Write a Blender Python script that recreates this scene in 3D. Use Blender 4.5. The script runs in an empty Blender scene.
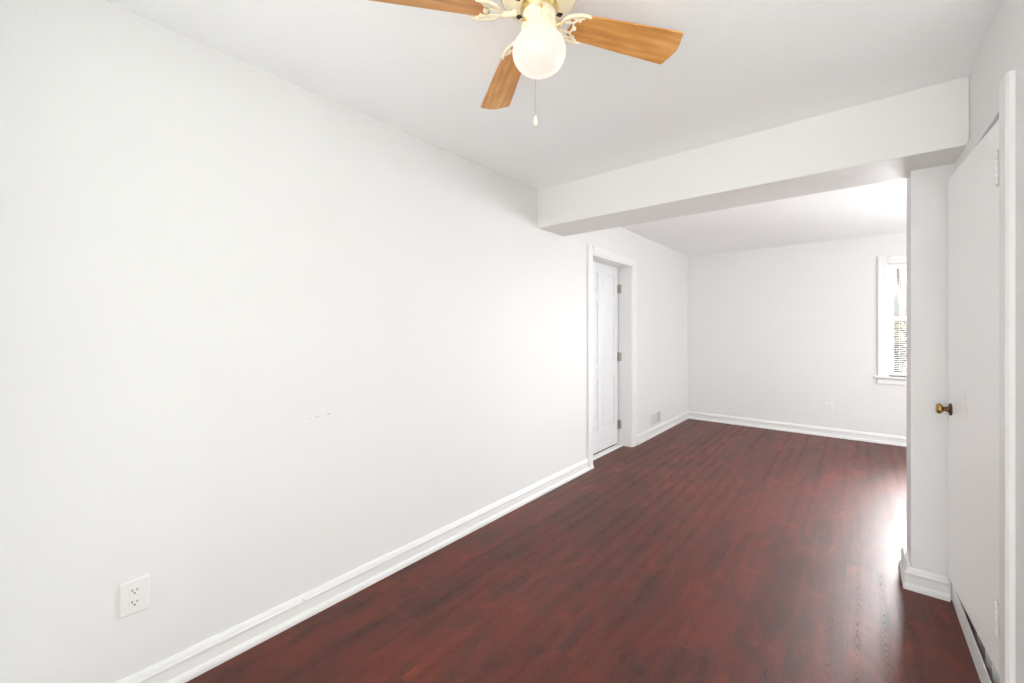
import bpy, bmesh, math, random
from mathutils import Vector, Matrix
random.seed(7)
S = bpy.context.scene
COL = S.collection

# ------------------------------------------------------------------ camera
CAM = (1.9618, 0.0, 1.3217)
cd = bpy.data.cameras.new('camera')
cam = bpy.data.objects.new('camera', cd)
COL.objects.link(cam)
cam.location = CAM
cam.rotation_euler = (math.pi / 2, 0, 0.6922)
cd.sensor_fit = 'HORIZONTAL'
cd.sensor_width = 36.0
cd.lens = 36.0 * 415.53 / 1024
cd.shift_y = -(341.5 - 330.52) / 1024
cd.clip_start = 0.02
cd.clip_end = 200
S.camera = cam

# ------------------------------------------------------------------ view, world, daylight
S.view_settings.view_transform = 'Standard'
S.view_settings.look = 'None'
S.view_settings.gamma = 1.0
S.view_settings.exposure = 0.06
S.view_settings.use_curve_mapping = False
S.cycles.max_bounces = 24
S.cycles.diffuse_bounces = 16
S.cycles.glossy_bounces = 6
S.cycles.transmission_bounces = 8
S.cycles.transparent_max_bounces = 16
S.cycles.sample_clamp_indirect = 6.0

w = bpy.data.worlds.new('sky')
S.world = w
w.use_nodes = True
wn = w.node_tree
bg = wn.nodes['Background']
sky = wn.nodes.new('ShaderNodeTexSky')
sky.sky_type = 'NISHITA'
sky.sun_disc = False
sky.sun_elevation = math.radians(50)
sky.sun_rotation = math.radians(150)
sky.air_density = 0.7
sky.dust_density = 4.0
hs = wn.nodes.new('ShaderNodeHueSaturation')
hs.inputs['Saturation'].default_value = 0.18
wn.links.new(sky.outputs[0], hs.inputs['Color'])
wn.links.new(hs.outputs[0], bg.inputs['Color'])
bg.inputs['Strength'].default_value = 0.34


def window_light(name, loc, rot, sx, sy, watts, colour=(1, 1, 1)):
    l = bpy.data.lights.new(name, 'AREA')
    l.shape = 'RECTANGLE'
    l.size, l.size_y = sx, sy
    l.energy = watts
    l.color = colour
    o = bpy.data.objects.new(name, l)
    o.location = loc
    o.rotation_euler = rot
    COL.objects.link(o)
    return o


# daylight through the far room's windows; the rear lamp is an added, unseen fill
window_light('fill_rear', (1.70, -4.72, 1.30), (math.radians(102), 0, 0), 3.00, 1.70, 78, (0.98, 0.99, 0.985))
sun_d = bpy.data.lights.new('added_sun', 'SUN')
sun_d.energy = 28
sun_d.angle = math.radians(0.6)
sun_d.color = (1.0, 0.985, 0.965)
added_sun = bpy.data.objects.new('added_sun', sun_d)
COL.objects.link(added_sun)
added_sun.rotation_euler = Vector((0.60, 1.0, -0.62)).to_track_quat('-Z', 'Y').to_euler()   # added; shines through the invented rear window onto the pale floor
window_light('daylight_far', (2.83, 6.80, 1.46), (math.radians(-90), 0, 0), 0.76, 1.24, 158, (0.97, 0.985, 1.0)).data.spread = math.radians(110)
window_light('daylight_side', (4.56, 4.75, 1.30), (math.radians(112), 0, math.radians(90)), 1.60, 1.10, 57, (0.975, 0.99, 0.99))

# ------------------------------------------------------------------ materials


def new_mat(name, base, rough=0.5, metal=0.0, spec=0.5):
    m = bpy.data.materials.new(name)
    m.use_nodes = True
    b = m.node_tree.nodes['Principled BSDF']
    b.inputs['Base Color'].default_value = (*base, 1)
    b.inputs['Roughness'].default_value = rough
    b.inputs['Metallic'].default_value = metal
    b.inputs['Specular IOR Level'].default_value = spec
    return m


class NT:
    """short hand for node graphs"""

    def __init__(self, m):
        self.t = m.node_tree
        self.b = self.t.nodes['Principled BSDF']

    def n(self, typ, **kw):
        o = self.t.nodes.new(typ)
        for k, v in kw.items():
            setattr(o, k, v)
        return o

    def l(self, a, b):
        self.t.links.new(a, b)

    def math(self, op, a, b=None, c=None, clamp=False):
        o = self.n('ShaderNodeMath', operation=op, use_clamp=clamp)
        for i, v in enumerate((a, b, c)):
            if v is None:
                continue
            if isinstance(v, (int, float)):
                o.inputs[i].default_value = v
            else:
                self.l(v, o.inputs[i])
        return o.outputs[0]

    def noise(self, vec, scale, detail=4, rough=0.55, dist=0.0):
        o = self.n('ShaderNodeTexNoise')
        o.inputs['Scale'].default_value = scale
        o.inputs['Detail'].default_value = detail
        o.inputs['Roughness'].default_value = rough
        o.inputs['Distortion'].default_value = dist
        self.l(vec, o.inputs['Vector'])
        return o.outputs['Fac']

    def ramp(self, fac, stops):
        o = self.n('ShaderNodeValToRGB')
        el = o.color_ramp.elements
        while len(el) < len(stops):
            el.new(0.5)
        for e, (p, c) in zip(el, stops):
            e.position = p
            e.color = (*c, 1)
        self.l(fac, o.inputs[0])
        return o.outputs[0]

    def mix(self, fac, a, b, mode='MIX'):
        o = self.n('ShaderNodeMix', data_type='RGBA', blend_type=mode)
        if isinstance(fac, (int, float)):
            o.inputs[0].default_value = fac
        else:
            self.l(fac, o.inputs[0])
        for v, s in ((a, o.inputs[6]), (b, o.inputs[7])):
            if isinstance(v, tuple):
                s.default_value = (*v, 1)
            else:
                self.l(v, s)
        return o.outputs[2]

    def bump(self, h, strength, distance):
        o = self.n('ShaderNodeBump')
        o.inputs['Strength'].default_value = strength
        o.inputs['Distance'].default_value = distance
        self.l(h, o.inputs['Height'])
        self.l(o.outputs[0], self.b.inputs['Normal'])

    def obj(self):
        return self.n('ShaderNodeTexCoord').outputs['Object']


def painted(name, base, rough, scale, strength, mott=0.02):
    m = new_mat(name, base, rough, spec=0.35)
    g = NT(m)
    v = g.obj()
    big = g.noise(v, 1.7, 3)
    c2 = tuple(c * (1 - mott) for c in base)
    g.l(g.mix(big, base, c2), g.b.inputs['Base Color'])
    h = g.noise(v, scale, 3, 0.6)
    g.bump(h, strength, 0.004)
    return m


M_wall = painted('wall_paint', (0.765, 0.77, 0.765), 0.6, 120, 0.10)
# two small scuffs on the left wall
g = NT(M_wall)
sp_ = g.n('ShaderNodeSeparateXYZ')
g.l(g.obj(), sp_.inputs[0])
marks = None
for y0_, z0_, sy_, sz_ in ((0.925, 0.915, 0.014, 0.0035), (0.979, 0.918, 0.012, 0.0045), (0.89, 0.911, 0.010, 0.002)):
    dy = g.math('DIVIDE', g.math('SUBTRACT', sp_.outputs[1], y0_), sy_)
    dz = g.math('DIVIDE', g.math('SUBTRACT', g.math('ADD', sp_.outputs[2], g.math('MULTIPLY', sp_.outputs[1], -0.06)), z0_ - 0.06 * y0_), sz_)
    d_ = g.math('SUBTRACT', 1.0, g.math('ADD', g.math('MULTIPLY', dy, dy), g.math('MULTIPLY', dz, dz)), clamp=True)
    marks = d_ if marks is None else g.math('MAXIMUM', marks, d_)
inx = g.math('LESS_THAN', g.math('ABSOLUTE', sp_.outputs[0]), 0.01)
marks = g.math('MULTIPLY', g.math('MULTIPLY', marks, inx), 0.5)
src = g.b.inputs['Base Color'].links[0].from_socket
g.l(g.mix(marks, src, (0.35, 0.34, 0.33)), g.b.inputs['Base Color'])
M_beam = painted('beam_paint', (0.775, 0.77, 0.75), 0.6, 120, 0.10)
M_ceil = painted('ceiling_paint', (0.925, 0.942, 0.945), 0.8, 150, 0.45)
M_trim = painted('trim_gloss_paint', (0.805, 0.808, 0.80), 0.32, 40, 0.03, 0.01)
M_door = painted('door_gloss_paint', (0.80, 0.815, 0.83), 0.30, 60, 0.03, 0.01)
M_slab = painted('closet_door_paint', (0.93, 0.93, 0.925), 0.38, 45, 0.05, 0.01)
M_plastic = new_mat('white_plastic', (0.775, 0.775, 0.765), 0.35)
M_slot = new_mat('dark_slot', (0.03, 0.03, 0.03), 0.7)
M_vent = new_mat('register_enamel', (0.80, 0.80, 0.79), 0.45)
M_vent_dark = new_mat('register_shadow_gap', (0.45, 0.45, 0.44), 0.7)
M_nickel = new_mat('satin_nickel', (0.42, 0.40, 0.37), 0.38, 1.0)
M_brass = new_mat('antique_brass', (0.46, 0.28, 0.09), 0.30, 1.0)
M_brass_dark = new_mat('tarnished_brass', (0.16, 0.10, 0.05), 0.42, 1.0)
M_cream = new_mat('cream_enamel', (0.88, 0.80, 0.60), 0.30)
M_goldtrim = new_mat('polished_gold_trim', (0.80, 0.58, 0.25), 0.25, 1.0)
M_chain = new_mat('brass_chain', (0.62, 0.46, 0.22), 0.35, 1.0)
M_closet = new_mat('closet_board', (0.62, 0.57, 0.52), 0.7)
M_bounce_tile = new_mat('bounce_tile', (0.74, 0.735, 0.72), 0.5)
M_grass = new_mat('lawn', (0.10, 0.13, 0.05), 0.9)
M_leaf = new_mat('shrub_leaf', (0.16, 0.17, 0.07), 0.7)
g = NT(M_leaf)
g.l(g.ramp(g.noise(g.obj(), 6, 3), [(0.3, (0.04, 0.045, 0.022)), (0.5, (0.09, 0.088, 0.048)), (0.7, (0.18, 0.165, 0.11))]), g.b.inputs['Base Color'])
M_bark = new_mat('tree_bark', (0.16, 0.13, 0.10), 0.9)
M_blind = new_mat('blind_vinyl', (0.86, 0.86, 0.85), 0.45)

M_glass = bpy.data.materials.new('window_glass')
M_glass.use_nodes = True
t = M_glass.node_tree
t.nodes.clear()
o_ = t.nodes.new('ShaderNodeOutputMaterial')
tr = t.nodes.new('ShaderNodeBsdfTransparent')
gl = t.nodes.new('ShaderNodeBsdfGlossy')
gl.inputs['Roughness'].default_value = 0.02
mx = t.nodes.new('ShaderNodeMixShader')
fr = t.nodes.new('ShaderNodeFresnel')
fr.inputs['IOR'].default_value = 1.25
t.links.new(fr.outputs[0], mx.inputs[0])
t.links.new(tr.outputs[0], mx.inputs[1])
t.links.new(gl.outputs[0], mx.inputs[2])
t.links.new(mx.outputs[0], o_.inputs[0])

# lit opal globe
M_globe = new_mat('lit_opal_glass', (0.22, 0.21, 0.19), 0.30)
b = M_globe.node_tree.nodes['Principled BSDF']
b.inputs['Emission Color'].default_value = (1.0, 0.83, 0.72, 1)
b.inputs['Emission Strength'].default_value = 0.80

# oak blades: grain along the blade's own X
M_oak = new_mat('oak_veneer', (0.5, 0.25, 0.09), 0.42)
g = NT(M_oak)
mp = g.n('ShaderNodeMapping')
mp.inputs['Scale'].default_value = (2.2, 11, 11)
g.l(g.obj(), mp.inputs['Vector'])
n1 = g.noise(mp.outputs[0], 1.4, 6, 0.6, 0.8)
mp2 = g.n('ShaderNodeMapping')
mp2.inputs['Scale'].default_value = (5, 160, 160)
g.l(g.obj(), mp2.inputs['Vector'])
n2 = g.noise(mp2.outputs[0], 1.0, 4, 0.6)
wv = g.n('ShaderNodeTexWave', wave_type='BANDS', bands_direction='Y')
wv.inputs['Scale'].default_value = 1.1
wv.inputs['Distortion'].default_value = 5.0
wv.inputs['Detail'].default_value = 3.0
wv.inputs['Detail Scale'].default_value = 0.6
g.l(mp.outputs[0], wv.inputs['Vector'])
f = g.math('ADD', g.math('MULTIPLY', n1, 0.75), g.math('MULTIPLY', wv.outputs['Fac'], 0.08))
f = g.math('ADD', f, g.math('MULTIPLY', n2, 0.22))
g.l(g.ramp(f, [(0.30, (0.40, 0.165, 0.040)), (0.50, (0.62, 0.285, 0.076)), (0.72, (0.78, 0.42, 0.15))]), g.b.inputs['Base Color'])

# floor: red-brown laminate strips running along Y
M_floor = new_mat('red_laminate', (0.1, 0.02, 0.015), 0.4)
g = NT(M_floor)
sep = g.n('ShaderNodeSeparateXYZ')
g.l(g.obj(), sep.inputs[0])
X, Y = sep.outputs[0], sep.outputs[1]
SW = 0.185
u = g.math('DIVIDE', g.math('ADD', X, 30 * SW - 1.737), SW)
ui = g.math('FLOOR', u)
uf = g.math('FRACT', u)
wn1 = g.n('ShaderNodeTexWhiteNoise', noise_dimensions='1D')
g.l(ui, wn1.inputs['W'])
v_ = g.math('ADD', g.math('DIVIDE', Y, 1.27), g.math('MULTIPLY', wn1.outputs['Value'], 3.0))
vi = g.math('FLOOR', v_)
vf = g.math('FRACT', v_)
cmb = g.n('ShaderNodeCombineXYZ')
g.l(ui, cmb.inputs[0])
g.l(vi, cmb.inputs[1])
wn2 = g.n('ShaderNodeTexWhiteNoise', noise_dimensions='3D')
g.l(cmb.outputs[0], wn2.inputs['Vector'])
rnd = wn2.outputs['Value']
# grain coordinates, shifted per plank
gx = g.math('ADD', g.math('MULTIPLY', g.math('SUBTRACT', uf, 0.5), SW), g.math('MULTIPLY', rnd, 40))
gc = g.n('ShaderNodeCombineXYZ')
g.l(gx, gc.inputs[0])
g.l(Y, gc.inputs[1])
g.l(g.math('MULTIPLY', rnd, 17), gc.inputs[2])


def stretched(sx, sy):
    o = g.n('ShaderNodeMapping')
    o.inputs['Scale'].default_value = (sx, sy, 1)
    g.l(gc.outputs[0], o.inputs['Vector'])
    return o.outputs[0]


fine = g.noise(stretched(190, 4.0), 1.0, 5, 0.62, 0.4)
cloud = g.noise(stretched(9, 2.8), 1.0, 6, 0.66, 0.9)
# cathedral figure: nested arches along the middle of each half strip, straight grain beside it
hf = g.math('FRACT', g.math('MULTIPLY', u, 2.0))
wn3 = g.n('ShaderNodeTexWhiteNoise', noise_dimensions='2D')
cm3 = g.n('ShaderNodeCombineXYZ')
g.l(g.math('FLOOR', g.math('MULTIPLY', u, 2.0)), cm3.inputs[0])
g.l(vi, cm3.inputs[1])
g.l(cm3.outputs[0], wn3.inputs['Vector'])
rh = wn3.outputs['Value']
wob = g.noise(stretched(9, 2.2), 1.0, 2, 0.5)
q_ = g.math('DIVIDE', g.math('SUBTRACT', hf, g.math('ADD', 0.36, g.math('MULTIPLY', wob, 0.28))), 0.20)
q2 = g.math('MULTIPLY', q_, q_)
wob2 = g.noise(stretched(16, 5.0), 1.0, 3, 0.5)
ph = g.math('ADD', g.math('ADD', g.math('MULTIPLY', Y, 17.0), g.math('MULTIPLY', q2, 4.5)), g.math('ADD', g.math('MULTIPLY', wob2, 5.5), g.math('MULTIPLY', rh, 9.0)))
rings = g.math('ABSOLUTE', g.math('SUBTRACT', g.math('FRACT', ph), 0.5))
line = g.math('SUBTRACT', 1.0, g.math('MULTIPLY', rings, 4.6), clamp=True)
msk = g.math('SUBTRACT', 1.25, g.math('MULTIPLY', q2, 0.9), clamp=True)
msk = g.math('MULTIPLY', msk, g.math('MULTIPLY', g.math('SUBTRACT', rh, 0.18), 4.0, clamp=True))
line = g.math('MULTIPLY', line, msk)
pores = g.math('MULTIPLY', g.math('SUBTRACT', fine, 0.57), 5.0, clamp=True)
line = g.math('MAXIMUM', g.math('MULTIPLY', line, g.math('ADD', 0.3, fine)), g.math('MULTIPLY', pores, 0.38), clamp=True)
base = g.ramp(cloud, [(0.27, (0.036, 0.0140, 0.0100)), (0.43, (0.080, 0.0165, 0.0096)), (0.58, (0.122, 0.0200, 0.0098)), (0.76, (0.195, 0.039, 0.0140))])
val = g.math('ADD', 0.84, g.math('MULTIPLY', rnd, 0.32))
tone = g.n('ShaderNodeCombineXYZ')
for i in range(3):
    g.l(val, tone.inputs[i])
base = g.mix(1.0, base, tone.outputs[0], 'MULTIPLY')
fl = g.math('ADD', 0.80, g.math('MULTIPLY', fine, 0.4))
tone2 = g.n('ShaderNodeCombineXYZ')
for i in range(3):
    g.l(fl, tone2.inputs[i])
base = g.mix(1.0, base, tone2.outputs[0], 'MULTIPLY')
base = g.mix(g.math('MULTIPLY', line, 0.42), base, (0.024, 0.009, 0.0075))
# knots
vor = g.n('ShaderNodeTexVoronoi')
vm = g.n('ShaderNodeMapping')
vm.inputs['Scale'].default_value = (5.5, 2.6, 1)
g.l(g.obj(), vm.inputs['Vector'])
g.l(vm.outputs[0], vor.inputs['Vector'])
vor.inputs['Scale'].default_value = 1.0
knot = g.math('SUBTRACT', 1.0, g.math('MULTIPLY', vor.outputs['Distance'], 13), clamp=True)
base = g.mix(g.math('MULTIPLY', knot, 0.7), base, (0.018, 0.008, 0.007))
# seams: the light on eased plank edges, painted in as a paler tint
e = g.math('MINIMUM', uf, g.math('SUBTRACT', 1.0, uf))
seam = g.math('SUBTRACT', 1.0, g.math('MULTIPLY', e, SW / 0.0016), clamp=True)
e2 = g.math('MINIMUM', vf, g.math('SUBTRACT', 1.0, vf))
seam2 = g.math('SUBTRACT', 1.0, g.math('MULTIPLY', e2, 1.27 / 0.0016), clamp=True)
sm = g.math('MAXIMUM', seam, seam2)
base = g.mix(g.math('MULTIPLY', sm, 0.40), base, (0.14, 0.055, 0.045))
# dull dusty patches
haze = g.noise(g.obj(), 1.9, 5, 0.62)
dust = g.math('MULTIPLY', g.math('SUBTRACT', haze, 0.42, clamp=True), 0.10)
base = g.mix(dust, base, (0.30, 0.22, 0.20))
g.l(base, g.b.inputs['Base Color'])
rg = g.math('ADD', 0.395, g.math('MULTIPLY', haze, 0.10))
rg = g.math('ADD', rg, g.math('MULTIPLY', line, 0.34))
rg = g.math('ADD', rg, g.math('MULTIPLY', g.math('SUBTRACT', 0.55, fine), 0.12), clamp=True)
g.l(rg, g.b.inputs['Roughness'])
g.b.inputs['Specular IOR Level'].default_value = 0.40
h = g.math('SUBTRACT', g.math('MULTIPLY', fine, 0.22), g.math('ADD', g.math('MULTIPLY', line, 0.45), g.math('MULTIPLY', sm, 0.35)))
g.bump(h, 0.30, 0.0010)

# ------------------------------------------------------------------ mesh helpers


def box(bm, x0, x1, y0, y1, z0, z1):
    vs = [bm.verts.new((x, y, z)) for x in (x0, x1) for y in (y0, y1) for z in (z0, z1)]
    for f in ((0, 1, 3, 2), (4, 6, 7, 5), (0, 4, 5, 1), (2, 3, 7, 6), (0, 2, 6, 4), (1, 5, 7, 3)):
        bm.faces.new([vs[i] for i in f])
    return vs


def prism(bm, pts, fn, a, b):
    """closed outline pts (p,q), swept from a to b; fn(p,q,t) -> xyz"""
    A = [bm.verts.new(fn(p, q, a)) for p, q in pts]
    B = [bm.verts.new(fn(p, q, b)) for p, q in pts]
    n = len(pts)
    for i in range(n):
        j = (i + 1) % n
        bm.faces.new((A[i], A[j], B[j], B[i]))
    bm.faces.new(A[::-1])
    bm.faces.new(B)
    return A + B


def lathe(bm, prof, c=(0, 0, 0), axis='Z', seg=40, cap=True):
    """prof: (radius, height) pairs"""
    rings = []
    for r, z in prof:
        ring = []
        for k in range(seg):
            a = 2 * math.pi * k / seg
            p = (r * math.cos(a), r * math.sin(a), z)
            if axis == 'X':
                p = (p[2], p[0], p[1])
            elif axis == 'Y':
                p = (p[0], p[2], p[1])
            ring.append(bm.verts.new((c[0] + p[0], c[1] + p[1], c[2] + p[2])))
        rings.append(ring)
    for A, B in zip(rings, rings[1:]):
        for k in range(seg):
            bm.faces.new((A[k], A[(k + 1) % seg], B[(k + 1) % seg], B[k]))
    if cap:
        bm.faces.new(rings[0][::-1])
        bm.faces.new(rings[-1])


def tube(bm, path, r, seg=10, closed=False):
    path = [Vector(p) for p in path]
    rings = []
    n = len(path)
    up = Vector((0, 0, 1))
    for i, p in enumerate(path):
        a = path[(i - 1) % n] if (closed or i > 0) else p
        c = path[(i + 1) % n] if (closed or i < n - 1) else p
        d = (c - a).normalized()
        s = d.cross(up)
        if s.length < 1e-3:
            s = d.cross(Vector((1, 0, 0)))
        s.normalize()
        q = s.cross(d)
        rr = r[i] if isinstance(r, (list, tuple)) else r
        rings.append([bm.verts.new(p + rr * (math.cos(t) * s + math.sin(t) * q)) for t in (2 * math.pi * k / seg for k in range(seg))])
    m = n if closed else n - 1
    for i in range(m):
        A, B = rings[i], rings[(i + 1) % n]
        for k in range(seg):
            bm.faces.new((A[k], A[(k + 1) % seg], B[(k + 1) % seg], B[k]))
    if not closed:
        bm.faces.new(rings[0][::-1])
        bm.faces.new(rings[-1])


def obj(name, bm, mat, parent=None, smooth=False, bevel=0.0, bseg=2, origin=None):
    bmesh.ops.recalc_face_normals(bm, faces=bm.faces)
    if origin:
        bmesh.ops.translate(bm, verts=bm.verts, vec=-Vector(origin))
    me = bpy.data.meshes.new(name)
    bm.to_mesh(me)
    bm.free()
    o = bpy.data.objects.new(name, me)
    me.materials.append(mat)
    COL.objects.link(o)
    if origin:
        o.location = origin
    if parent:
        o.parent = parent
    if smooth:
        for p in me.polygons:
            p.use_smooth = True
        try:
            me.set_sharp_from_angle(angle=math.radians(38))
        except Exception:
            pass
    if bevel:
        md = o.modifiers.new('bevel', 'BEVEL')
        md.width = bevel
        md.segments = bseg
        md.limit_method = 'ANGLE'
        md.angle_limit = math.radians(40)
        md.harden_normals = False
    return o


def struct(name, bm, mat, parent=None, **kw):
    o = obj(name, bm, mat, parent, **kw)
    if not parent:
        o['kind'] = 'structure'
    return o


def thing(name, label, cat, loc=(0, 0, 0), rotz=0.0, group=None):
    o = bpy.data.objects.new(name, None)
    o.empty_display_size = 0.1
    COL.objects.link(o)
    o.location = loc
    o.rotation_euler = (0, 0, rotz)
    o['label'] = label
    o['category'] = cat
    if group:
        o['group'] = group
    return o


def NB():
    return bmesh.new()


# ------------------------------------------------------------------ room shell
H = 2.44
XR = 2.344          # right wall of the near room
YF = 6.508          # far wall
YW = 2.9405         # face of the short wing wall
XW = 2.176          # its free end
ZB = 2.138          # underside of beam
YB0, YB1 = 2.6795, 3.0676
YWB = 3.18        # back of the wing wall
YR = -4.5          # wall behind the camera
XK = 5.0            # right wall of the unseen space added behind the camera
YP = 1.86           # where the near room's right wall begins
XE = 4.35           # far room's right wall
D0, D1, DZ = 3.572, 4.499, 2.068     # left door opening
WD = 0.16

bm = NB()
box(bm, -0.6, XR, 0.0, YP, -0.12, 0.0)
box(bm, -0.6, XE + 0.3, YP, YF + 0.2, -0.12, 0.0)
struct('floor', bm, M_floor)
bm = NB()
box(bm, -0.6, XK + 0.3, YR - 0.2, 0.0, -0.12, 0.0)
box(bm, XR, XK + 0.3, 0.0, YP, -0.12, 0.0)
struct('floor_bounce', bm, M_bounce_tile)  # unseen pale floor, added to bounce sunlight up onto the ceiling
bm = NB()
box(bm, -0.6, XK + 0.3, YR - 0.2, YF + 0.2, H, H + 0.12)
struct('ceiling', bm, M_ceil)

bm = NB()
box(bm, -WD, 0, YR, D0, 0, H)
box(bm, -WD, 0, D1, YF, 0, H)
box(bm, -WD, 0, D0, D1, DZ, H)
struct('wall_left', bm, M_wall)

# far wall with window_1 (partly seen past the wing wall)
W0, W1, WZ0, WZ1 = 2.238, 3.22, 0.79, 2.105
bm = NB()
box(bm, 0, W0, YF, YF + 0.16, 0, H)
box(bm, W1, XE, YF, YF + 0.16, 0, H)
for a, c in ((W0, W1),):
    box(bm, a, c, YF, YF + 0.16, 0, WZ0)
    box(bm, a, c, YF, YF + 0.16, WZ1, H)
struct('wall_far', bm, M_wall)

# right wall of the far room with its side window
bm = NB()
box(bm, XE, XE + 0.16, YWB, 3.9, 0, H)
box(bm, XE, XE + 0.16, 5.6, YF, 0, H)
box(bm, XE, XE + 0.16, 3.9, 5.6, 0, 0.75)
box(bm, XE, XE + 0.16, 3.9, 5.6, 2.05, H)
struct('wall_far_side', bm, M_wall)

# unseen space added for its light: rear wall with a wide window, plain side wall
bm = NB()
box(bm, 0, 0.15, YR - 0.16, YR, 0, H)
box(bm, 3.4, XK, YR - 0.16, YR, 0, H)
box(bm, 0.15, 3.4, YR - 0.16, YR, 0, 0.3)
box(bm, 0.15, 3.4, YR - 0.16, YR, 2.25, H)
struct('wall_rear', bm, M_wall)
bm = NB()
box(bm, 0, 0.52, -0.36, -0.24, 0, H)      # unseen stub, added to keep rear light off the near left wall
struct('wall_light_block', bm, M_wall)
bm = NB()
box(bm, XK, XK + 0.16, YR, YP, 0, H)
struct('wall_rear_side', bm, M_wall)
bm = NB()
box(bm, XR + 0.12, XK, YP, YP + 0.1, 0, H)
struct('wall_partition', bm, M_wall)

# right wall with the closet opening
C0, C1, CZ = 2.178, YW, 2.0635
bm = NB()
box(bm, XR, XR + 0.12, YP + 0.001, C0, 0, H)
box(bm, XR, XR + 0.12, C0, C1, CZ, H)
struct('wall_right', bm, M_wall)

# wing wall and the partition it belongs to
bm = NB()
box(bm, XW, XE, YW, YB1, 0, ZB)
box(bm, XW, XE, YB1, YWB, 0, H)
box(bm, XR + 0.001, XE, YW, YB1, ZB, H)
struct('wall_wing', bm, M_wall)

bm = NB()
box(bm, 0, XR, YB0, YB1, ZB, H)
o = struct('ceiling_beam', bm, M_beam, bevel=0.006)

# closet behind the ajar door
bm = NB()
box(bm, XR + 0.12, 3.1, C0 - 0.2, C0 - 0.14, 0, H)
box(bm, 3.02, 3.1, C0 - 0.14, C1, 0, H)
struct('wall_closet', bm, M_closet)
bm = NB()
box(bm, XR + 0.125, 3.02, C0 - 0.14, C1 - 0.001, 0.0, 0.03)
box(bm, XR + 0.001, XR + 0.125, C0 + 0.001, C1 - 0.001, 0.0, 0.045)
struct('trim_8', bm, M_closet)
bm = NB()
for yy in (2.26, 2.36, 2.50):
    box(bm, XR - 0.004, XR + 0.012, yy, yy + 0.014, 0.045, 0.112)
struct('trim_9', bm, M_trim)

# ------------------------------------------------------------------ baseboards
BASE = [(0, 0), (0.0225, 0), (0.0235, 0.008), (0.0225, 0.018), (0.0190, 0.027), (0.0130, 0.033), (0.0125, 0.072), (0.0165, 0.078),
        (0.0165, 0.086), (0.013, 0.090), (0.0115, 0.097), (0.0085, 0.104), (0.005, 0.110), (0, 0.111)]


def baseboard(name, runs):
    bm = NB()
    for fn, a, c in runs:
        prism(bm, BASE, fn, a, c)
    return struct(name, bm, M_trim)


left = lambda p, q, t: (p, t, q)
right = lambda p, q, t: (XR - p, t, q)
far = lambda p, q, t: (t, YF - p, q)


def mitre_far(p, q, t):
    return (t, YF - p, q)


baseboard('baseboard_left', [(left, -0.24, D0 - 0.002), (left, D1 + 0.12, YF)])
bm = NB()   # paint blob on the left baseboard cap
tube(bm, [(0.012, 0.853, 0.098), (0.017, 0.856, 0.090), (0.017, 0.858, 0.082)], [0.002, 0.0042, 0.002], 8)
struct('trim_7', bm, M_trim, smooth=True)
baseboard('baseboard_far', [(far, 0.0, XE)])
# wing wall: front run and return round the free end (mitred)
bm = NB()
n = len(BASE)
BASEW = [(-0.009, 0)] + BASE[1:-1] + [(-0.009, 0.111)]
rows = []
for (fx, fy) in ((lambda p: XE, lambda p: YWB + p), (lambda p: XW - 0.008 - p, lambda p: YWB + p), (lambda p: XW - 0.008 - p, lambda p: YW - p), (lambda p: XR - 0.030, lambda p: YW - p)):
    rows.append([bm.verts.new((fx(p), fy(p), q)) for p, q in BASEW])
for A, B in zip(rows, rows[1:]):
    for i in range(n):
        j = (i + 1) % n
        bm.faces.new((A[i], A[j], B[j], B[i]))
bm.faces.new(rows[0])
bm.faces.new(rows[-1][::-1])
struct('baseboard_wing', bm, M_trim)
bm = NB()
SILL = [(0.0185, 0), (0.0225, 0), (0.0225, 0.089), (0.0218, 0.090), (0.0185, 0.090)]
prism(bm, SILL, right, 1.99, YW - 0.001)
struct('baseboard_right', bm, M_trim)

# ------------------------------------------------------------------ door_1, left wall
# jamb lining and threshold
bm = NB()
box(bm, -0.30, 0.003, D1 - 0.018, D1, 0, DZ)
box(bm, -0.30, 0.003, D0, D0 + 0.018, 0, DZ)
box(bm, -0.30, 0.003, D0 + 0.018, D1 - 0.018, DZ - 0.018, DZ)
box(bm, -0.30, -0.155, D1 - 0.030, D1 - 0.018, 0, DZ - 0.018)
struct('trim_1', bm, M_trim)
bm = NB()
QR = [(-0.148, 0), (-0.098, 0), (-0.100, 0.012), (-0.106, 0.020), (-0.148, 0.022)]
prism(bm, QR, left, D0 + 0.018, D1 - 0.018)
struct('trim_2', bm, M_trim)


def casing_profile(w_):
    return [(0, 0), (0, 0.009), (0.006, 0.012), (w_ * 0.45, 0.013), (w_ * 0.5, 0.017), (w_ * 0.86, 0.019), (w_ * 0.94, 0.017), (w_, 0.013), (w_, 0)]


bm = NB()
# left leg (from opening towards the camera), right leg, head
prism(bm, casing_profile(0.100), lambda p, q, t: (q, D0 + 0.004 - p, t), 0.0, DZ + 0.070)
struct('trim_3', bm, M_trim)
bm = NB()
prism(bm, casing_profile(0.115), lambda p, q, t: (q, D1 - 0.004 + p, t), 0.0, DZ + 0.070)
prism(bm, casing_profile(0.070), lambda p, q, t: (q, t, DZ - 0.004 + p), D0 + 0.004, D1 - 0.004)
struct('trim_4', bm, M_trim)

# six-panel slab
bm = NB()
XD = -0.155          # room face of slab
y0, y1, z0, z1 = D0 + 0.021, D1 - 0.021, 0.030, DZ - 0.021
box(bm, XD - 0.035, XD - 0.006, y0, y1, z0, z1)
W_ = y1 - y0
st = 0.112
cen = (y0 + y1) / 2
cols = ((y0 + st, cen - 0.05), (cen + 0.05, y1 - st))
rowsz = ((0.26, 0.80), (0.97, 1.62), (1.72, 1.93))
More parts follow.
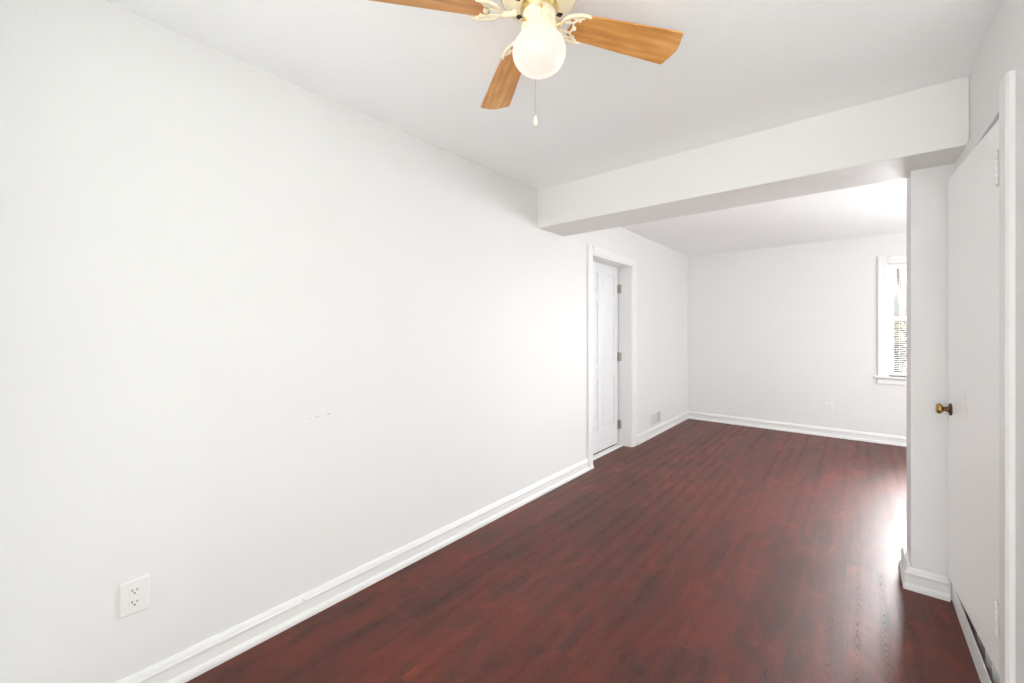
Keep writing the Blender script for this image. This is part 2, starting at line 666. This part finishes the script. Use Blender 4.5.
# stiles and rails raised in front of the sunken field
box(bm, XD - 0.006, XD, y0, y0 + st, z0, z1)
box(bm, XD - 0.006, XD, y1 - st, y1, z0, z1)
box(bm, XD - 0.006, XD, cen - 0.05, cen + 0.05, z0, z1)
for a, c in ((z0, 0.26), (0.80, 0.97), (1.62, 1.72), (1.93, z1)):
    for p, q in cols:
        box(bm, XD - 0.006, XD, p, q, a, c)
for p, q in cols:       # raised centre panels with sloped edges
    for a, c in rowsz:
        i, k = 0.016, 0.042
        A = [bm.verts.new((XD - 0.0062, yy, zz)) for yy, zz in ((p + i, a + i), (q - i, a + i), (q - i, c - i), (p + i, c - i))]
        B = [bm.verts.new((XD - 0.0005, yy, zz)) for yy, zz in ((p + k, a + k), (q - k, a + k), (q - k, c - k), (p + k, c - k))]
        for m_ in range(4):
            bm.faces.new((A[m_], A[(m_ + 1) % 4], B[(m_ + 1) % 4], B[m_]))
        bm.faces.new(B)
door1 = struct('door_1', bm, M_door, bevel=0.002)
for hz in (0.24, 1.02, 1.80):
    bm = NB()
    lathe(bm, [(0.0055, hz - 0.05), (0.0065, hz - 0.046), (0.0065, hz + 0.046), (0.0055, hz + 0.05)], (XD + 0.008, D1 - 0.024, 0), seg=16)
    lathe(bm, [(0.003, hz + 0.05), (0.005, hz + 0.053), (0.003, hz + 0.058)], (XD + 0.008, D1 - 0.024, 0), seg=12)
    box(bm, XD + 0.004, XD + 0.036, D1 - 0.0205, D1 - 0.0182, hz - 0.048, hz + 0.048)
    box(bm, XD + 0.0005, XD + 0.003, D1 - 0.052, D1 - 0.024, hz - 0.048, hz + 0.048)
    h = obj('hinge', bm, M_nickel, door1, smooth=True)
    h['label'] = 'satin nickel hinge'
# dim hallway behind that door
bm = NB()
box(bm, -0.36, -0.34, D0 - 0.1, D1 + 0.1, 0, H)
struct('wall_hall', bm, M_closet)

# ------------------------------------------------------------------ door_2, flush closet door standing ajar on the right
PIV = (XR, 2.186, 0.0)
ANG = math.radians(2.9)
DWID, DBOT, DTOP, DTH = 0.745, 0.119, 2.0605, 0.035
bm = NB()
box(bm, 0.0, DTH, 0, DWID, DBOT, DTOP)       # local: +x into the closet, +y away from the hinge
door2 = struct('door_2', bm, M_slab, bevel=0.002)
door2.location = PIV
door2.rotation_euler = (0, 0, ANG)
# knob, rosette and stem (project to -x)
ky, kz = DWID - 0.066, 0.945
bm = NB()
lathe(bm, [(0.004, -0.0525), (0.015, -0.052), (0.022, -0.0485), (0.0255, -0.042), (0.0245, -0.036), (0.019, -0.031), (0.012, -0.028), (0.0105, -0.026)], (0, ky, kz), 'X', 32)
knob = obj('door_knob', bm, M_brass, door2, smooth=True)
knob['label'] = 'round antique brass knob'
bm = NB()
lathe(bm, [(0.010, -0.027), (0.0095, -0.020), (0.013, -0.012), (0.0135, -0.006)], (0, ky, kz), 'X', 24)
obj('knob_neck', bm, M_brass_dark, knob, smooth=True)
bm = NB()
lathe(bm, [(0.012, -0.010), (0.020, -0.0085), (0.027, -0.006), (0.029, -0.003), (0.029, 0.0)], (0, ky, kz), 'X', 32)
obj('rosette', bm, M_brass_dark, knob, smooth=True)
for hz in (1.885, 0.318):
    bm = NB()
    for k in range(5):
        a = hz - 0.055 + k * 0.022
        lathe(bm, [(0.0062, a + 0.0006), (0.0072, a + 0.002), (0.0072, a + 0.0198), (0.0062, a + 0.0214)], (-0.006, 0.002, 0), seg=14)
    lathe(bm, [(0.003, hz + 0.055), (0.0055, hz + 0.058), (0.003, hz + 0.064)], (-0.006, 0.002, 0), seg=12)
    lathe(bm, [(0.003, hz - 0.064), (0.0055, hz - 0.058), (0.003, hz - 0.0555)], (-0.006, 0.002, 0), seg=12)
    box(bm, -0.0015, 0.001, 0.004, 0.034, hz - 0.052, hz + 0.052)
    h = obj('hinge', bm, M_trim, door2, smooth=True)
    h['label'] = 'hinge painted white like the door'
# dried paint run on the door face
bm = NB()
pts = []
for k in range(9):
    s = k / 8
    pts.append((0.0003, 0.452 - 0.055 * math.sin(s * 1.9), 1.075 - s * 0.115))
tube(bm, pts, [0.0006, 0.0018, 0.0022, 0.0024, 0.0026, 0.0026, 0.0028, 0.0036, 0.001], 8)
obj('paint_run', bm, M_trim, door2, smooth=True)
# head strip above that door, and its casing on the camera side
bm = NB()
box(bm, XR - 0.013, XR + 0.001, 2.115, YW - 0.0005, CZ, ZB - 0.0005)
struct('trim_5', bm, M_wall, bevel=0.003)
bm = NB()
prism(bm, [(0, 0), (0, 0.012), (0.012, 0.016), (0.030, 0.016), (0.038, 0.019), (0.100, 0.019), (0.112, 0.012), (0.112, 0)],
      lambda p, q, t: (XR - q, 2.115 - p, t), 0.0, 2.137)
struct('trim_6', bm, M_trim)

# ------------------------------------------------------------------ window_1
win = NB()
prism(win, casing_profile(0.092), lambda p, q, t: (W0 + 0.004 - p, YF - q, t), WZ0 - 0.002, WZ1 + 0.082)
prism(win, casing_profile(0.092), lambda p, q, t: (W1 - 0.004 + p, YF - q, t), WZ0 - 0.002, WZ1 + 0.082)
prism(win, casing_profile(0.082), lambda p, q, t: (t, YF - q, WZ1 - 0.004 + p), W0, W1)
window1 = struct('window_1', win, M_trim)
bm = NB()   # lining of the opening
box(bm, W0, W0 + 0.012, YF - 0.002, YF + 0.16, WZ0, WZ1)
box(bm, W1 - 0.012, W1, YF - 0.002, YF + 0.16, WZ0, WZ1)
box(bm, W0, W1, YF - 0.002, YF + 0.16, WZ1 - 0.012, WZ1)
obj('window_jamb', bm, M_trim, window1)
bm = NB()   # stool and apron
box(bm, W0 - 0.115, W1 + 0.115, YF - 0.045, YF + 0.10, WZ0 - 0.024, WZ0)
obj('window_sill', bm, M_trim, window1, bevel=0.008, bseg=3)
bm = NB()
prism(bm, [(0, 0), (0.012, 0), (0.018, 0.012), (0.014, 0.05), (0.019, 0.072), (0, 0.072)],
      lambda p, q, t: (t, YF - p, WZ0 - 0.096 + q), W0 - 0.085, W1 + 0.085)
obj('apron', bm, M_trim, window1)


def sash(yc, za, zb_):
    bm = NB()
    a, c = W0 + 0.012, W1 - 0.012
    s = 0.048
    box(bm, a, a + s, yc, yc + 0.032, za, zb_)
    box(bm, c - s, c, yc, yc + 0.032, za, zb_)
    box(bm, a + s, c - s, yc, yc + 0.032, za, za + 0.045)
    box(bm, a + s, c - s, yc, yc + 0.032, zb_ - 0.040, zb_)
    f = obj('sash', bm, M_trim, window1, bevel=0.003)
    bm = NB()
    box(bm, a + s, c - s, yc + 0.014, yc + 0.018, za + 0.045, zb_ - 0.040)
    obj('pane', bm, M_glass, f)


sash(YF + 0.070, WZ0, 1.475)
sash(YF + 0.104, 1.435, WZ1 - 0.012)

# venetian blind in the opening
bl = thing('window_blind', 'white slatted venetian blind lowered in the far window beside the wing wall', 'blind', ((W0 + W1) / 2, YF + 0.035, WZ1 - 0.012))
ba, bc = W0 + 0.016 - (W0 + W1) / 2, W1 - 0.016 - (W0 + W1) / 2
bm = NB()
box(bm, ba, bc, -0.018, 0.018, -0.034, -0.001)
obj('headrail', bm, M_blind, bl, bevel=0.003)
bm = NB()
zz = -0.052
cs, sn = math.cos(math.radians(14)), math.sin(math.radians(14))
while zz > -(WZ1 - 0.012 - WZ0) + 0.045:
    prof = []
    for k in range(5):
        s = -0.0125 + 0.025 * k / 4
        prof.append((s * cs, zz + s * sn + 0.0018 * (1 - (s / 0.0125) ** 2)))
    prof += [(p, q - 0.0009) for p, q in prof[::-1]]
    prism(bm, prof, lambda p, q, t: (t, p, q), ba, bc)
    zz -= 0.0215
obj('slats', bm, M_blind, bl)
bm = NB()
box(bm, ba, bc, -0.012, 0.012, -(WZ1 - 0.012 - WZ0) + 0.012, -(WZ1 - 0.012 - WZ0) + 0.028)
obj('bottom_rail', bm, M_blind, bl, bevel=0.002)
for cx_ in (ba + 0.09, bc - 0.09):
    bm = NB()
    tube(bm, [(cx_, -0.0135, -0.034), (cx_, -0.0135, -(WZ1 - WZ0) + 0.035)], 0.0009, 6)
    tube(bm, [(cx_, 0.0135, -0.034), (cx_, 0.0135, -(WZ1 - WZ0) + 0.035)], 0.0009, 6)
    obj('ladder_cord', bm, M_blind, bl)

# ------------------------------------------------------------------ outlets, switch, register


def outlet(name, label, loc, rotz):
    """local: x across, y out of the wall (towards -y), z up"""
    t = thing(name, label, 'outlet', loc, rotz, 'duplex wall outlets')
    bm = NB()
    pw, ph = 0.041, 0.0605
    A = [(-pw, -ph), (pw, -ph), (pw, ph), (-pw, ph)]
    i = 0.005
    V = [[bm.verts.new((x * (1 - k / pw), y, z * (1 - k / ph))) for x, z in A] for y, k in ((0, 0), (-0.0035, 0), (-0.0065, i))]
    for P, Q in zip(V, V[1:]):
        for m_ in range(4):
            bm.faces.new((P[m_], P[(m_ + 1) % 4], Q[(m_ + 1) % 4], Q[m_]))
    bm.faces.new(V[-1])
    bm.faces.new(V[0][::-1])
    obj('cover_plate', bm, M_plastic, t)
    for dz in (0.0205, -0.0205):
        bm = NB()
        pts = []
        for k in range(40):
            a = 2 * math.pi * k / 40
            pts.append((0.0172 * math.cos(a), max(-0.0135, min(0.0135, 0.0172 * math.sin(a)))))
        prism(bm, pts, lambda p, q, d: (p, d, q + dz), -0.0060, -0.0086)
        r = obj('receptacle', bm, M_plastic, t)
        bm = NB()
        box(bm, -0.0078, -0.0052, -0.0092, -0.0080, dz + 0.0005, dz + 0.0085)
        box(bm, 0.0052, 0.0078, -0.0092, -0.0080, dz + 0.0012, dz + 0.0078)
        lathe(bm, [(0.0026, -0.0092), (0.0026, -0.0080)], (0, 0, dz - 0.0065), 'Y', 14)
        obj('slots', bm, M_slot, r)
    bm = NB()
    lathe(bm, [(0.0022, -0.0076), (0.0034, -0.0070), (0.0034, -0.006)], (0, 0, 0), 'Y', 16)
    obj('screw', bm, M_vent, t)
    return t


outlet('wall_outlet', 'white duplex outlet low on the left wall nearest the camera', (0.0, 0.278, 0.385), math.pi / 2)
outlet('wall_outlet', 'small white duplex outlet low on the far wall below and left of the window', (1.700, YF, 0.362), 0.0)

sw = thing('light_switch', 'white toggle light switch on the left wall just past the panelled door', 'light switch', (0.0, 4.675, 1.295), math.pi / 2)
bm = NB()
box(bm, -0.035, 0.035, -0.006, 0.0, -0.057, 0.057)
obj('cover_plate', bm, M_plastic, sw, bevel=0.0035)
bm = NB()
prism(bm, [(-0.0055, -0.010), (-0.0055, 0.012), (-0.016, 0.013), (-0.017, 0.007)], lambda p, q, t_: (t_, p, q), -0.005, 0.005)
obj('toggle', bm, M_plastic, sw)

rg_ = thing('wall_register', 'white two-section air register low on the left wall past the door', 'air vent', (0.0, 5.215, 0.212), math.pi / 2)
bm = NB()
fw, fh = 0.180, 0.082
box(bm, -fw, fw, -0.008, 0, fh - 0.016, fh)
box(bm, -fw, fw, -0.008, 0, -fh, -fh + 0.016)
for a in (-fw, -0.014, fw - 0.018):
    box(bm, a, a + (0.028 if a == -0.014 else 0.018), -0.008, 0, -fh + 0.016, fh - 0.016)
obj('frame', bm, M_plastic, rg_, bevel=0.0015)
for (a, c, sgn) in ((-fw + 0.018, -0.014, 1), (0.014, fw - 0.018, -1)):
    bm = NB()
    k = a + 0.006
    while k < c - 0.003:
        prism(bm, [(k, -0.001), (k + 0.0016, -0.001), (k + 0.0016 + sgn * 0.0015, -0.0065), (k + sgn * 0.0015, -0.0065)],
              lambda p, q, t_: (p, q, t_), -fh + 0.016, fh - 0.016)
        k += 0.0115
    obj('louvers', bm, M_vent, rg_)
bm = NB()
box(bm, -fw + 0.010, fw - 0.010, -0.0012, -0.0002, -fh + 0.010, fh - 0.010)
obj('backing', bm, M_vent_dark, rg_)
bm = NB()
box(bm, 0.060, 0.066, -0.016, -0.006, -0.012, 0.020)
obj('damper_lever', bm, M_plastic, rg_, bevel=0.001)

# ------------------------------------------------------------------ ceiling fan
FC = (1.202, 1.049)
fan = thing('ceiling_fan', 'cream hugger ceiling fan with four oak blades and lit round globe', 'ceiling fan', (FC[0], FC[1], H))
ZG = 2.186 - H
RG = 0.083
# housing
bm = NB()
lathe(bm, [(0.075, 0.0), (0.078, -0.012), (0.088, -0.020), (0.110, -0.030), (0.118, -0.042), (0.119, -0.078), (0.112, -0.090), (0.096, -0.100), (0.086, -0.108), (0.060, -0.112)], seg=56)
hous = obj('motor_housing', bm, M_cream, fan, smooth=True)
bm = NB()
for zz in (-0.046, -0.076):
    tube(bm, [(0.119 * math.cos(a), 0.119 * math.sin(a), zz) for a in (2 * math.pi * k / 56 for k in range(56))], 0.003, 8, closed=True)
obj('trim_ring', bm, M_goldtrim, hous, smooth=True)
for k in range(6):
    bm = NB()
    a = 2 * math.pi * k / 6 + 0.1
    m_ = Matrix.Rotation(a, 4, 'Z')
    vs = box(bm, 0.066, 0.082, -0.0065, 0.0065, -0.1135, -0.104)
    bmesh.ops.transform(bm, matrix=m_, verts=vs)
    obj('vent_slot', bm, M_slot, hous)
bm = NB()
lathe(bm, [(0.046, -0.108), (0.057, -0.112), (0.059, -0.120), (0.056, -0.127), (0.050, -0.132), (0.048, -0.136)], seg=48)
obj('flywheel', bm, M_goldtrim, fan, smooth=True)
# switch cup and light fitter
bm = NB()
lathe(bm, [(0.044, -0.130), (0.050, -0.134), (0.0515, -0.140), (0.050, -0.158), (0.046, -0.168), (0.042, -0.172)], seg=48)
cup = obj('switch_housing', bm, M_cream, fan, smooth=True)
bm = NB()
lathe(bm, [(0.040, -0.166), (0.054, -0.170), (0.056, -0.176), (0.055, -0.198), (0.050, -0.201)], seg=48)
fit = obj('globe_fitter', bm, M_cream, fan, smooth=True)
for k in range(3):
    a = math.radians(20 + 120 * k)
    bm = NB()
    lathe(bm, [(0.0035, 0.053), (0.0035, 0.062), (0.006, 0.063), (0.006, 0.067), (0.003, 0.068)], (0, 0, -0.181), 'X', 14)
    bmesh.ops.transform(bm, matrix=Matrix.Rotation(a, 4, 'Z'), verts=bm.verts)
    obj('thumb_screw', bm, M_goldtrim, fit, smooth=True)
bm = NB()
prof = [(0.048, ZG + RG * 0.72)]
for k in range(24):
    a = math.radians(56 - k * (146 / 23.0))
    prof.append((max(0.0008, RG * math.cos(a)), ZG + RG * 0.80 * math.sin(a)))
lathe(bm, prof, seg=56)
glb = obj('glass_globe', bm, M_globe, fan, smooth=True)
glb['label'] = 'glowing white round glass shade'

# pull chains
right_dir = Vector((math.cos(0.6922), math.sin(0.6922), 0))
to_cam = (Vector((CAM[0] - FC[0], CAM[1] - FC[1], 0))).normalized()


def chain(off, z_top, z_bot, pend):
    bm = NB()
    p0 = Vector((off.x, off.y, 0))
    z = z_top
    while z > z_bot:
        bmesh.ops.create_icosphere(bm, subdivisions=1, radius=0.0013, matrix=Matrix.Translation(p0 + Vector((0, 0, z))))
        z -= 0.0032
    tube(bm, [p0 + Vector((0, 0, z_top)), p0 + Vector((0, 0, z_bot))], 0.0006, 6)
    c = obj('pull_chain', bm, M_chain, fan, smooth=True)
    if pend:
        bm = NB()
        lathe(bm, [(0.0015, z_bot + 0.002), (0.003, z_bot - 0.002), (0.0062, z_bot - 0.014), (0.0072, z_bot - 0.022), (0.0055, z_bot - 0.028), (0.0025, z_bot - 0.032)], (p0.x, p0.y, 0), seg=18)
        obj('pull_fob', bm, M_cream, c, smooth=True)


chain(-to_cam * 0.088 - right_dir * 0.012, -0.165, -0.405, True)
chain(to_cam * 0.0535 + right_dir * 0.006, -0.150, -0.186, False)
bm = NB()
tube(bm, [tuple(-to_cam * 0.048 - right_dir * 0.002 + Vector((0, 0, -0.160))), tuple(-to_cam * 0.075 - right_dir * 0.003 + Vector((0, 0, -0.160))), tuple(-to_cam * 0.088 - right_dir * 0.012 + Vector((0, 0, -0.166)))], 0.0022, 8)
obj('chain_arm', bm, M_goldtrim, cup, smooth=True)
bm = NB()
q = to_cam * 0.050 + right_dir * 0.006
bmesh.ops.create_icosphere(bm, subdivisions=2, radius=0.0055, matrix=Matrix.Translation(q + Vector((0, 0, -0.148))))
obj('chain_outlet', bm, M_goldtrim, cup, smooth=True)

# blades
BC = (1.1756, 1.0395)
R, W1_, W2_, CH = 0.522, 0.090, 0.130, 0.018
ZBL = 2.3055
PITCH = -0.191


def blade_outline():
    r0 = 0.128
    pts = [(r0 + 0.020, -W1_ / 2), (R - CH - 0.006, -W2_ / 2), (R - CH + 0.002, -W2_ / 2 + 0.006), (R - 0.006, -W2_ * 0.22), (R, -0.004), (R, 0.004), (R - 0.006, W2_ * 0.22),
           (R - CH + 0.002, W2_ / 2 - 0.006), (R - CH - 0.006, W2_ / 2), (r0 + 0.020, W1_ / 2),
           (r0 + 0.004, W1_ * 0.36), (r0, W1_ * 0.2), (r0 + 0.006, 0.0), (r0, -W1_ * 0.2), (r0 + 0.004, -W1_ * 0.36)]
    return pts


def arc(cx, cy, r, a0, a1, n=12):
    return [(cx + r * math.cos(math.radians(a0 + (a1 - a0) * k / n)), cy + r * math.sin(math.radians(a0 + (a1 - a0) * k / n)), 0) for k in range(n + 1)]


PHI = 0.9328
for k in range(4):
    a = {0: PHI + math.pi / 2 + 0.0237, 1: PHI, 2: PHI + math.pi + 0.0477, 3: PHI + 1.5 * math.pi}[k]
    bm = NB()
    prism(bm, blade_outline(), lambda p, q, t_: (p, q, t_), -0.003, 0.003)
    bo = obj('blade', bm, M_oak, fan, bevel=0.0015)
    bo.location = (BC[0] - FC[0], BC[1] - FC[1], ZBL - H)
    bo.rotation_euler = (PITCH, math.atan(0.0407), a)
    # ornate openwork iron under the blade root
    bm = NB()
    zi = -0.0078
    SH = -0.054
    lift = lambda pts_, z=zi: [(x + SH, y, z) for x, y, _ in pts_]
    hw = W1_ / 2
    tube(bm, [(0.050, 0, 0.002), (0.066, 0, -0.004), (0.082, 0, -0.008), (0.100, 0, zi)], [0.010, 0.008, 0.008, 0.009], 12)
    # crescent: outer rim running from one blade edge round the stem to the other
    outer = [(0.240, -hw - 0.001, 0), (0.225, -hw - 0.004, 0), (0.205, -hw - 0.003, 0), (0.180, -hw + 0.005, 0), (0.160, -hw * 0.58, 0), (0.151, 0, 0),
             (0.160, hw * 0.58, 0), (0.180, hw - 0.005, 0), (0.205, hw + 0.003, 0), (0.225, hw + 0.004, 0), (0.240, hw + 0.001, 0)]
    tube(bm, lift(outer), [0.003] + [0.0054] * 9 + [0.003], 10)
    inner = [(0.220, -hw + 0.004, 0), (0.203, -hw * 0.74, 0), (0.191, -hw * 0.40, 0), (0.196, 0, 0), (0.191, hw * 0.40, 0), (0.203, hw * 0.74, 0), (0.220, hw - 0.004, 0)]
    tube(bm, lift(inner), 0.0040, 10)
    for sg in (-1, 1):
        tube(bm, lift([(0.155, sg * 0.012, 0), (0.175, sg * hw * 0.36, 0), (0.192, sg * hw * 0.40, 0)]), 0.0036, 8)
        tube(bm, lift([(0.170, sg * hw * 0.78, 0), (0.188, sg * hw * 0.74, 0), (0.204, sg * hw * 0.76, 0)]), 0.0034, 8)
    for (sx, sy) in ((0.206, -hw * 0.70), (0.200, 0), (0.206, hw * 0.70)):
        lathe(bm, [(0.007, zi + 0.004), (0.007, zi - 0.003), (0.004, zi - 0.005)], (sx + SH, sy, 0), seg=16)
    ir = obj('blade_iron', bm, M_cream, bo, smooth=True)

# ------------------------------------------------------------------ outside the far window
bm = NB()
box(bm, -6, 12, YF + 0.3, 40, -0.9, -0.75)
struct('ground_outside', bm, M_grass)


def bush(label, c, rx, rz, n):
    bm = NB()
    for _ in range(n):
        while True:
            v = Vector((random.uniform(-1, 1), random.uniform(-1, 1), random.uniform(-1, 1)))
            if 0.55 < v.length < 1:
                break
        p = Vector((v.x * rx, v.y * rx, v.z * rz + rz * 0.92))
        nrm = Vector((random.gauss(0, 1), random.gauss(0, 1), random.gauss(0, 1))).normalized()
        s = nrm.orthogonal().normalized()
        q = nrm.cross(s)
        L = random.uniform(0.035, 0.065)
        bm.faces.new([bm.verts.new(p + s * L), bm.verts.new(p + q * L * 0.45), bm.verts.new(p - s * L), bm.verts.new(p - q * L * 0.45)])
    t = thing('garden_shrub', label, 'shrub', c)
    obj('foliage', bm, M_leaf, t)
    bm = NB()
    for k in range(5):
        a = k * 1.3
        tube(bm, [(0.04 * math.cos(a), 0.04 * math.sin(a), 0), (rx * 0.3 * math.cos(a), rx * 0.3 * math.sin(a), rz * 0.7), (rx * 0.55 * math.cos(a), rx * 0.55 * math.sin(a), rz * 1.4)], [0.03, 0.022, 0.01], 8)
    obj('stem', bm, M_bark, t, smooth=True)
    return t


bush('olive green garden shrub seen through the blind slats of the far window', (2.55, 9.6, -0.75), 0.95, 1.22, 9000)

# bare young tree behind the shrub
bm = NB()
tr_ = thing('garden_tree', 'bare branching tree behind the shrub outside the far window', 'tree', (2.75, 12.5, -0.75))


def branch(p, d, L, r, depth):
    q = p + d * L
    tube(bm, [tuple(p), tuple((p + q) / 2 + Vector((random.uniform(-.03, .03), random.uniform(-.03, .03), 0))), tuple(q)], [r, r * 0.85, r * 0.7], 7)
    if depth == 0:
        return
    for _ in range(3):
        nd = (d + Vector((random.uniform(-.75, .75), random.uniform(-.75, .75), random.uniform(-.1, .45)))).normalized()
        branch(q, nd, L * 0.72, r * 0.62, depth - 1)


branch(Vector((0, 0, 0)), Vector((0.02, 0, 1)), 1.7, 0.09, 5)
obj('trunk', bm, M_bark, tr_, smooth=True)
